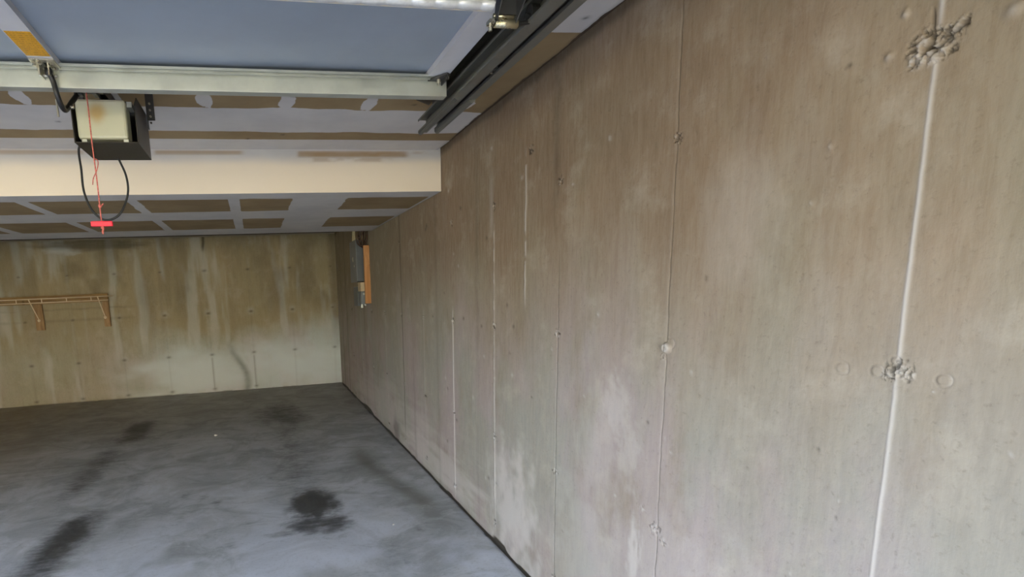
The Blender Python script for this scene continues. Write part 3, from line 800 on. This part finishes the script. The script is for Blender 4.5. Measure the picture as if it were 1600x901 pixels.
# opener bracket on the centre stile
b = nb()
box(b, -1.866, -1.794, 1.100, 1.178, STZ - 0.005, STZ - 0.001)
box(b, -1.852, -1.848, 1.135, 1.186, STZ - 0.034, STZ - 0.005); box(b, -1.824, -1.820, 1.135, 1.186, STZ - 0.034, STZ - 0.005)
obk = obj('opener_bracket', b, M_zinc, door)
b = nb()
for dx, dy in ((-1.858, 1.125), (-1.858, 1.163), (-1.838, 1.112), (-1.806, 1.120), (-1.804, 1.160)):
    cyl(b, (dx, dy, STZ - 0.005), (dx, dy, STZ - 0.013), 0.0060, 6)
cyl(b, (-1.862, 1.170, STZ - 0.024), (-1.810, 1.170, STZ - 0.024), 0.005, 10)
objs('bolt', b, M_zinc, obk)

# ------------------------------------------------------------------ TRACK
track = empty('door_track', (-0.43, 0.6, 2.10), 'double steel roller track running along the open door beside the concrete wall', 'track')
def path_track(end):
    P = [(end, 2.113)] ; y = end
    P.append((-0.95, 2.113)); 
    for k in range(1, 11):
        a = math.pi / 2 * k / 10; P.append((-0.95 - 0.36 * math.sin(a), 2.113 - 0.36 * (1 - math.cos(a))))
    P.append((-1.31, 0.02)); return P
def sweep(bm, poly, path):
    """poly: (x, n) outline, n upward of the run; path: (y,z)"""
    rings = []
    for i, (y, z) in enumerate(path):
        a = path[max(i - 1, 0)]; c = path[min(i + 1, len(path) - 1)]
        t = Vector((0, c[0] - a[0], c[1] - a[1])).normalized(); n = Vector((0, t.z, -t.y))
        if i == 0 or True:
            pass
        rings.append([bm.verts.new((px, y + n.y * pn, z + n.z * pn)) for px, pn in poly])
    k = len(poly)
    for A, B in zip(rings, rings[1:]):
        for j in range(k): bm.faces.new((A[j], A[(j + 1) % k], B[(j + 1) % k], B[j]))
    bm.faces.new(rings[0][::-1]); bm.faces.new(rings[-1])
def c_prof(xo, xw, h, t=0.003, lip=0.008):
    """C open towards xo, web at xw"""
    s = 1 if xw > xo else -1
    return [(xo, -h), (xo + s * 0.0, -h + lip), (xo + s * t, -h + lip), (xo + s * t, -h + t), (xw - s * t, -h + t), (xw - s * t, h - t), (xo + s * t, h - t), (xo + s * t, h - lip), (xo, h - lip), (xo, h), (xw, h), (xw, -h)]
b = nb(); sweep(b, c_prof(-0.468, -0.428, 0.027), path_track(1.600)); tag(obj('roller_channel', b, M_track, track), 'inner channel in which the rollers run')
b = nb(); cyl(b, (-0.463, 1.16, 2.091), (-0.463, -0.95, 2.091), 0.0045, 10)
obj('rolled_lip', b, M_galv, track)  # lighter steel here puts the lip's highlight into the colour
b = nb(); cyl(b, (-0.452, 1.615, 2.092), (-0.452, 1.17, 2.092), 0.012, 12)
obj('rolled_end', b, M_track, track)
b = nb(); sweep(b, c_prof(-0.398, -0.366, 0.020), path_track(1.585)); obj('back_channel', b, M_track, track)
b = nb(); cyl(b, (-0.382, 1.592, 2.094), (-0.382, 1.2, 2.094), 0.014, 14); obj('rolled_end', b, M_track, track)
b = nb(); box(b, -0.430, -0.396, -0.9, 1.52, 2.118, 2.124)
for yy in (1.50, 0.95, 0.30, -0.5):
    box(b, -0.432, -0.394, yy, yy + 0.04, 2.100, 2.118)
obj('joining_plate', b, M_dkm, track)
b = nb(); box(b, -0.512, -0.440, -0.9, 1.475, 2.178, 2.181); box(b, -0.443, -0.440, -0.9, 1.475, 2.140, 2.178)
prism(b, [(-0.512, 1.475), (-0.440, 1.475), (-0.440, 1.53)], 'z', 2.178, 2.181)
obj('angle_iron', b, M_blkm, track)
b = nb()
for yy in (1.30, -0.2):
    box(b, -0.443, -0.440, yy, yy + 0.03, 2.178, ZC + 0.006)
objs('ceiling_hanger', b, M_dkm, track)
b = nb()
for xx, yy in ((-0.413, 1.512), (-0.43, 1.49), (-0.41, 0.97), (-0.41, 0.32)):
    cyl(b, (xx, yy, 2.104), (xx, yy, 2.094), 0.006, 6)
objs('bolt', b, M_zinc, track)

# ------------------------------------------------------------------ OPENER
op = empty('garage_door_opener', (-1.755, 1.60, 2.005), 'black garage door opener motor with a yellowed light lens, hung from the ceiling', 'door opener')
MX0, MX1, MY0, MY1, MZ0, MZ1 = -1.866, -1.635, 1.480, 1.748, 2.005, 2.165
b = nb(); t = 0.003
box(b, MX0, MX1, MY0, MY1, MZ0, MZ0 + t)                         # tray
prism(b, [(MY0, MZ0 + t), (MY1, MZ0 + t), (MY1, MZ1 + 0.02), (MY0 + 0.05, MZ1 + 0.02), (MY0, MZ1 - 0.02)], 'x', MX1 - t, MX1)
prism(b, [(MY0, MZ0 + t), (MY1, MZ0 + t), (MY1, MZ1 + 0.02), (MY0 + 0.05, MZ1 + 0.02), (MY0, MZ1 - 0.02)], 'x', MX0, MX0 + t)
box(b, MX0 + t, MX1 - t, MY1 - t, MY1, MZ0 + t, MZ1 + 0.02)
box(b, MX0 + 0.01, MX1 - 0.035, MY0 + 0.07, MY1 - 0.01, MZ0 + t, MZ1 + 0.012)   # chassis
obj('housing', b, M_blkm, op)
b = nb()
lx0, lx1, lz0, lz1 = -1.858, -1.668, 2.020, 2.168
box(b, lx0, lx1, 1.492, 1.555, lz0, lz1)
for v in b.verts:
    if v.co.y < 1.5:                                             # front of the lens tapers
        v.co.x += 0.004 if v.co.x < -1.7 else -0.006
        v.co.z += 0.004 if v.co.z < 2.1 else -0.002
obj('lens_cover', b, M_lens, op, smooth=False, bevel=0.010)
b = nb()
for sx_ in (-1.84, -1.69):
    box(b, sx_, sx_ + 0.018, 1.486, 1.50, 2.010, 2.019)
box(b, -1.668, -1.650, 1.50, 1.56, 2.140, 2.160)
objs('lens_clip', b, M_galv, op)
b = nb()
for e in (-1.775, -1.745):
    box(b, e, e + 0.003, YF, 1.70, 2.186, 2.222)
box(b, -1.775, -1.742, YF, 1.70, 2.222, 2.225)
box(b, -1.772, -1.745, YF, 1.70, 2.200, 2.204)
obj('rail', b, M_dkm, op)
b = nb(); box(b, -1.800, -1.722, 1.300, 1.400, 2.150, 2.186); box(b, -1.792, -1.776, 1.315, 1.345, 2.120, 2.150); box(b, -1.75, -1.735, 1.33, 1.38, 2.13, 2.15)
obj('trolley', b, M_black, op, bevel=0.003)
b = nb()
arm = smooth_path([(-1.8272, 1.150, 2.132), (-1.8208, 1.163, 2.106), (-1.8159, 1.168, 2.070), (-1.8163, 1.20, 2.046), (-1.818, 1.25, 2.048), (-1.8102, 1.30, 2.089), (-1.7917, 1.335, 2.1334)], 8)
tube(b, arm, 0.0085, 10)
box(b, -1.836, -1.818, 1.142, 1.160, 2.120, 2.140)
obj('arm', b, M_black, op, smooth=True)
b = nb(); cyl(b, (-1.835, 1.275, 2.066), (-1.798, 1.275, 2.066), 0.006, 8); cyl(b, (-1.838, 1.23, 2.075), (-1.838, 1.23, 2.02), 0.0035, 8)
objs('arm_bolt', b, M_zinc, op)
b = nb()
# perforated ceiling straps behind the motor
for xx in (-1.628, -1.872):
    box(b, xx, xx + 0.003, 1.690, 1.722, 2.120, ZC + 0.004)
    box(b, xx + (0.003 if xx > -1.7 else -0.03), xx + (0.033 if xx > -1.7 else 0), 1.690, 1.693, 2.150, ZC + 0.004)
objs('hanger_strap', b, M_dkm, op)
b = nb()
for zz in (2.14, 2.165, 2.19, 2.215): 
    cyl(b, (-1.612, 1.690, zz), (-1.612, 1.684, zz), 0.0045, 8)
    cyl(b, (-1.855, 1.690, zz), (-1.855, 1.684, zz), 0.0045, 8)
objs('strap_bolt', b, M_zinc, op)
b = nb()
cord = smooth_path([(-1.860, 1.70, 2.06), (-1.915, 1.72, 2.050), (-1.918, 1.72, 1.96), (-1.918, 1.72, 1.87), (-1.895, 1.72, 1.795), (-1.852, 1.72, 1.755), (-1.805, 1.72, 1.762), (-1.770, 1.72, 1.798), (-1.742, 1.72, 1.865), (-1.742, 1.72, 1.935), (-1.765, 1.72, 2.006), (-1.77, 1.72, 2.03)], 8)
tube(b, cord, 0.0046, 10)
tag(obj('power_cord', b, M_rubber, op, smooth=True), 'black cord hanging in a loop below the motor')

# emergency release rope
RX, RY = -1.779, 1.38
rc = empty('release_cord', (RX, RY, 1.66), 'thin pinkish red rope with a red pull handle hanging from the opener trolley', 'pull cord')
b = nb()
pts = [(RX + 0.0006 * math.sin(k * 0.13), RY + 0.0005 * math.cos(k * 0.1), 2.150 - k * (2.150 - 1.702) / 90) for k in range(91)]
tube(b, pts, 0.0024, 8)
pts = smooth_path([(RX, RY, 1.925), (RX + 0.012, RY, 1.915), (RX + 0.006, RY - 0.002, 1.885), (RX - 0.010, RY - 0.002, 1.855), (RX - 0.016, RY, 1.832)], 6)
tube(b, pts, 0.0018, 6)
obj('rope', b, M_rope, rc, smooth=True)
b = nb()
for cz in (1.756,):
    bmesh.ops.create_icosphere(b, subdivisions=2, radius=0.0062, matrix=Matrix.Translation((RX, RY, cz)) @ Matrix.Diagonal((1.0, 0.9, 1.25 if cz > 1.7 else 0.9, 1)))
tube(b, [(RX, RY, 1.684), (RX + 0.001, RY, 1.678), (RX + 0.001, RY, 1.672), (RX - 0.001, RY, 1.664), (RX, RY, 1.655)], [0.004, 0.0062, 0.0035, 0.0045, 0.002], 8)
tube(b, [(RX + 0.006, RY, 1.757), (RX + 0.013, RY, 1.765)], 0.0025, 6)
for v in b.verts: v.co += Vector((random.uniform(-1, 1), random.uniform(-1, 1), random.uniform(-1, 1))) * 0.0008
objs('knot', b, M_rope, rc)
b = nb()
box(b, RX - 0.038, RX + 0.038, RY - 0.008, RY + 0.008, 1.683, 1.702)
obj('pull_handle', b, M_red, rc, bevel=0.003)

# ------------------------------------------------------------------ ELECTRICAL GEAR on the side wall
ep = empty('electrical_panel', (0, 5.30, 1.51), 'tall grey metal breaker box mounted on the concrete side wall', 'electrical panel')
b = nb(); box(b, -0.092, -0.002, 5.12, 5.50, 1.515, 1.965); obj('box', b, M_panel, ep, bevel=0.004)
b = nb(); box(b, -0.100, -0.092, 5.115, 5.505, 1.510, 1.970); cv = obj('cover', b, M_panel2, ep, bevel=0.002)
b = nb(); box(b, -0.105, -0.100, 5.30, 5.325, 1.74, 1.79); box(b, -0.104, -0.100, 5.24, 5.255, 1.68, 1.70); objs('latch', b, M_zinc, cv)
b = nb()
for k, yy in enumerate((5.46, 5.41, 5.36, 5.30)):
    cyl(b, (-0.06 + 0.012 * (k % 2), yy, 1.96), (-0.05 + 0.012 * (k % 2), yy - 0.01, 2.325), 0.016, 10)
objs('supply_cable', b, M_cable, ep, smooth=True)
b = nb()
box(b, -0.075, -0.002, 5.25, 5.50, 1.24, 1.46)  # plain dark block under the breaker box
tag(obj('lower_block', b, M_panel, ep, bevel=0.004), 'darker grey block under the breaker box')
ub = empty('disconnect_box', (0, 5.07, 1.26), 'small grey switch box with a cream cover plate below the breaker box', 'switch box')
b = nb(); box(b, -0.085, -0.002, 5.00, 5.14, 1.262, 1.40); obj('box', b, M_panel2, ub, bevel=0.004)
b = nb(); box(b, -0.088, -0.002, 4.998, 5.142, 1.405, 1.502); obj('cover_plate', b, M_card, ub, bevel=0.002)
b = nb(); cyl(b, (-0.055, 5.0, 1.375), (-0.055, 4.988, 1.375), 0.012, 12); cyl(b, (-0.07, 5.05, 1.262), (-0.07, 5.05, 1.225), 0.016, 12); cyl(b, (-0.03, 5.05, 1.262), (-0.03, 5.05, 1.245), 0.012, 12)
objs('knockout', b, M_galv, ub)
b = nb(); box(b, -0.062, -0.001, 4.872, 4.910, 1.272, 1.885)
tag(obj('backing_board', b, M_woodv, bevel=0.002), 'orange pine board standing on edge beside the breaker box', 'board')
wbn = empty('cable_bundle', (-0.04, 4.95, 1.86), 'tangle of dark brown cables coming down from the soffit above the pine board', 'cables')
b = nb()
for k in range(7):
    x = -0.125 + 0.02 * k; y = 4.93 + 0.015 * (k % 3)
    P = smooth_path([(x, y + 0.05, 2.32), (x + random.uniform(-.008, .008), y, 2.08), (x + random.uniform(-.012, .012), y - 0.01, 1.98), (x + 0.25 * (-0.05 - x) + random.uniform(-.01, .01), y, 1.91), (-0.06 + 0.007 * k, y + 0.02, 1.87)], 6)
    tube(b, P, 0.007, 8)
    if k % 2: tube(b, [(x - 0.01, y - 0.012, 2.0 - 0.02 * k), (x + 0.03, y - 0.014, 1.985 - 0.02 * k)], 0.006, 6)
P = smooth_path([(-0.09, 4.93, 1.90), (-0.04, 4.92, 1.875), (0.0, 4.92, 1.89)], 5); tube(b, P, 0.007, 8)
objs('cable', b, M_cable2, wbn, smooth=True)

# ------------------------------------------------------------------ WIRE SHELF on the far wall
ws = empty('wire_shelf', (-4.2, 7.25, 1.45), 'white coated wire shelf seen edge on against the far concrete wall', 'shelf')
b = nb()
SX0, SX1, SY = -5.45, -3.175, 6.95
cyl(b, (SX0, SY, 1.500), (SX1, SY, 1.500), 0.0055, 8); cyl(b, (SX0, SY, 1.447), (SX1, SY, 1.447), 0.0065, 8)
cyl(b, (SX0, 7.225, 1.500), (SX1, 7.225, 1.500), 0.004, 8); cyl(b, (SX0, 7.08, 1.496), (SX1, 7.08, 1.496), 0.003, 6)
x = SX1
while x > SX0:
    cyl(b, (x, SY, 1.502), (x, 7.225, 1.502), 0.0018, 5); x -= 0.03
obj('deck_wires', b, M_wire, ws, smooth=True)
b = nb(); x = -3.388
while x > SX0:
    cyl(b, (x, SY, 1.500), (x, SY, 1.447), 0.0065, 8); x -= 0.305
objs('lip_rung', b, M_wire, ws, smooth=True)
for xx in (-3.305, -4.155):
    b = nb(); tube(b, [(xx, SY, 1.495), (xx, 6.99, 1.45), (xx, 7.205, 1.225), (xx, 7.212, 1.20)], 0.0075, 8)
    bmesh.ops.create_icosphere(b, subdivisions=2, radius=0.020, matrix=Matrix.Translation((xx, 7.205, 1.210)) @ Matrix.Diagonal((1, 0.5, 1.1, 1)))
    obj('diagonal_brace', b, M_wire, ws, smooth=True)
b = nb(); box(b, SX0 - 0.05, -3.242, 7.215, 7.252, 1.430, 1.540)
tag(obj('wooden_ledger', b, M_woodh, bevel=0.003), 'long pine ledger board fixed level on the far wall behind the wire shelf', 'board')
b = nb(); box(b, -3.326, -3.245, 7.215, 7.252, 1.080, 1.428)
tag(obj('wooden_cleat', b, M_woodo, bevel=0.003), 'upright pine block under the end of the ledger, nearest the corner', 'board', 'pine blocks carrying the shelf braces')
b = nb(); box(b, -4.205, -4.100, 7.215, 7.252, 1.075, 1.428)
tag(obj('wooden_cleat', b, M_woodo, bevel=0.003), 'wider upright pine block under the ledger, one brace further from the corner', 'board', 'pine blocks carrying the shelf braces')

# ------------------------------------------------------------------ chips on the floor
def chip(x, y, r, label):
    b = nb(); bmesh.ops.create_icosphere(b, subdivisions=2, radius=r, matrix=Matrix.Translation((x, y, floor_z(y) + r * 0.35)) @ Matrix.Diagonal((1, 0.8, 0.5, 1)))
    for v in b.verts: v.co += Vector((random.uniform(-1, 1), random.uniform(-1, 1), random.uniform(-1, 1))) * r * 0.12
    tag(obj('concrete_chip', b, M_pebble), label, 'debris', 'loose chips on the floor')
chip(-1.74, 4.72, 0.020, 'pale chip of concrete lying in the middle of the floor')
chip(-0.50, 2.20, 0.008, 'tiny white chip on the floor between the oil stain and the side wall')
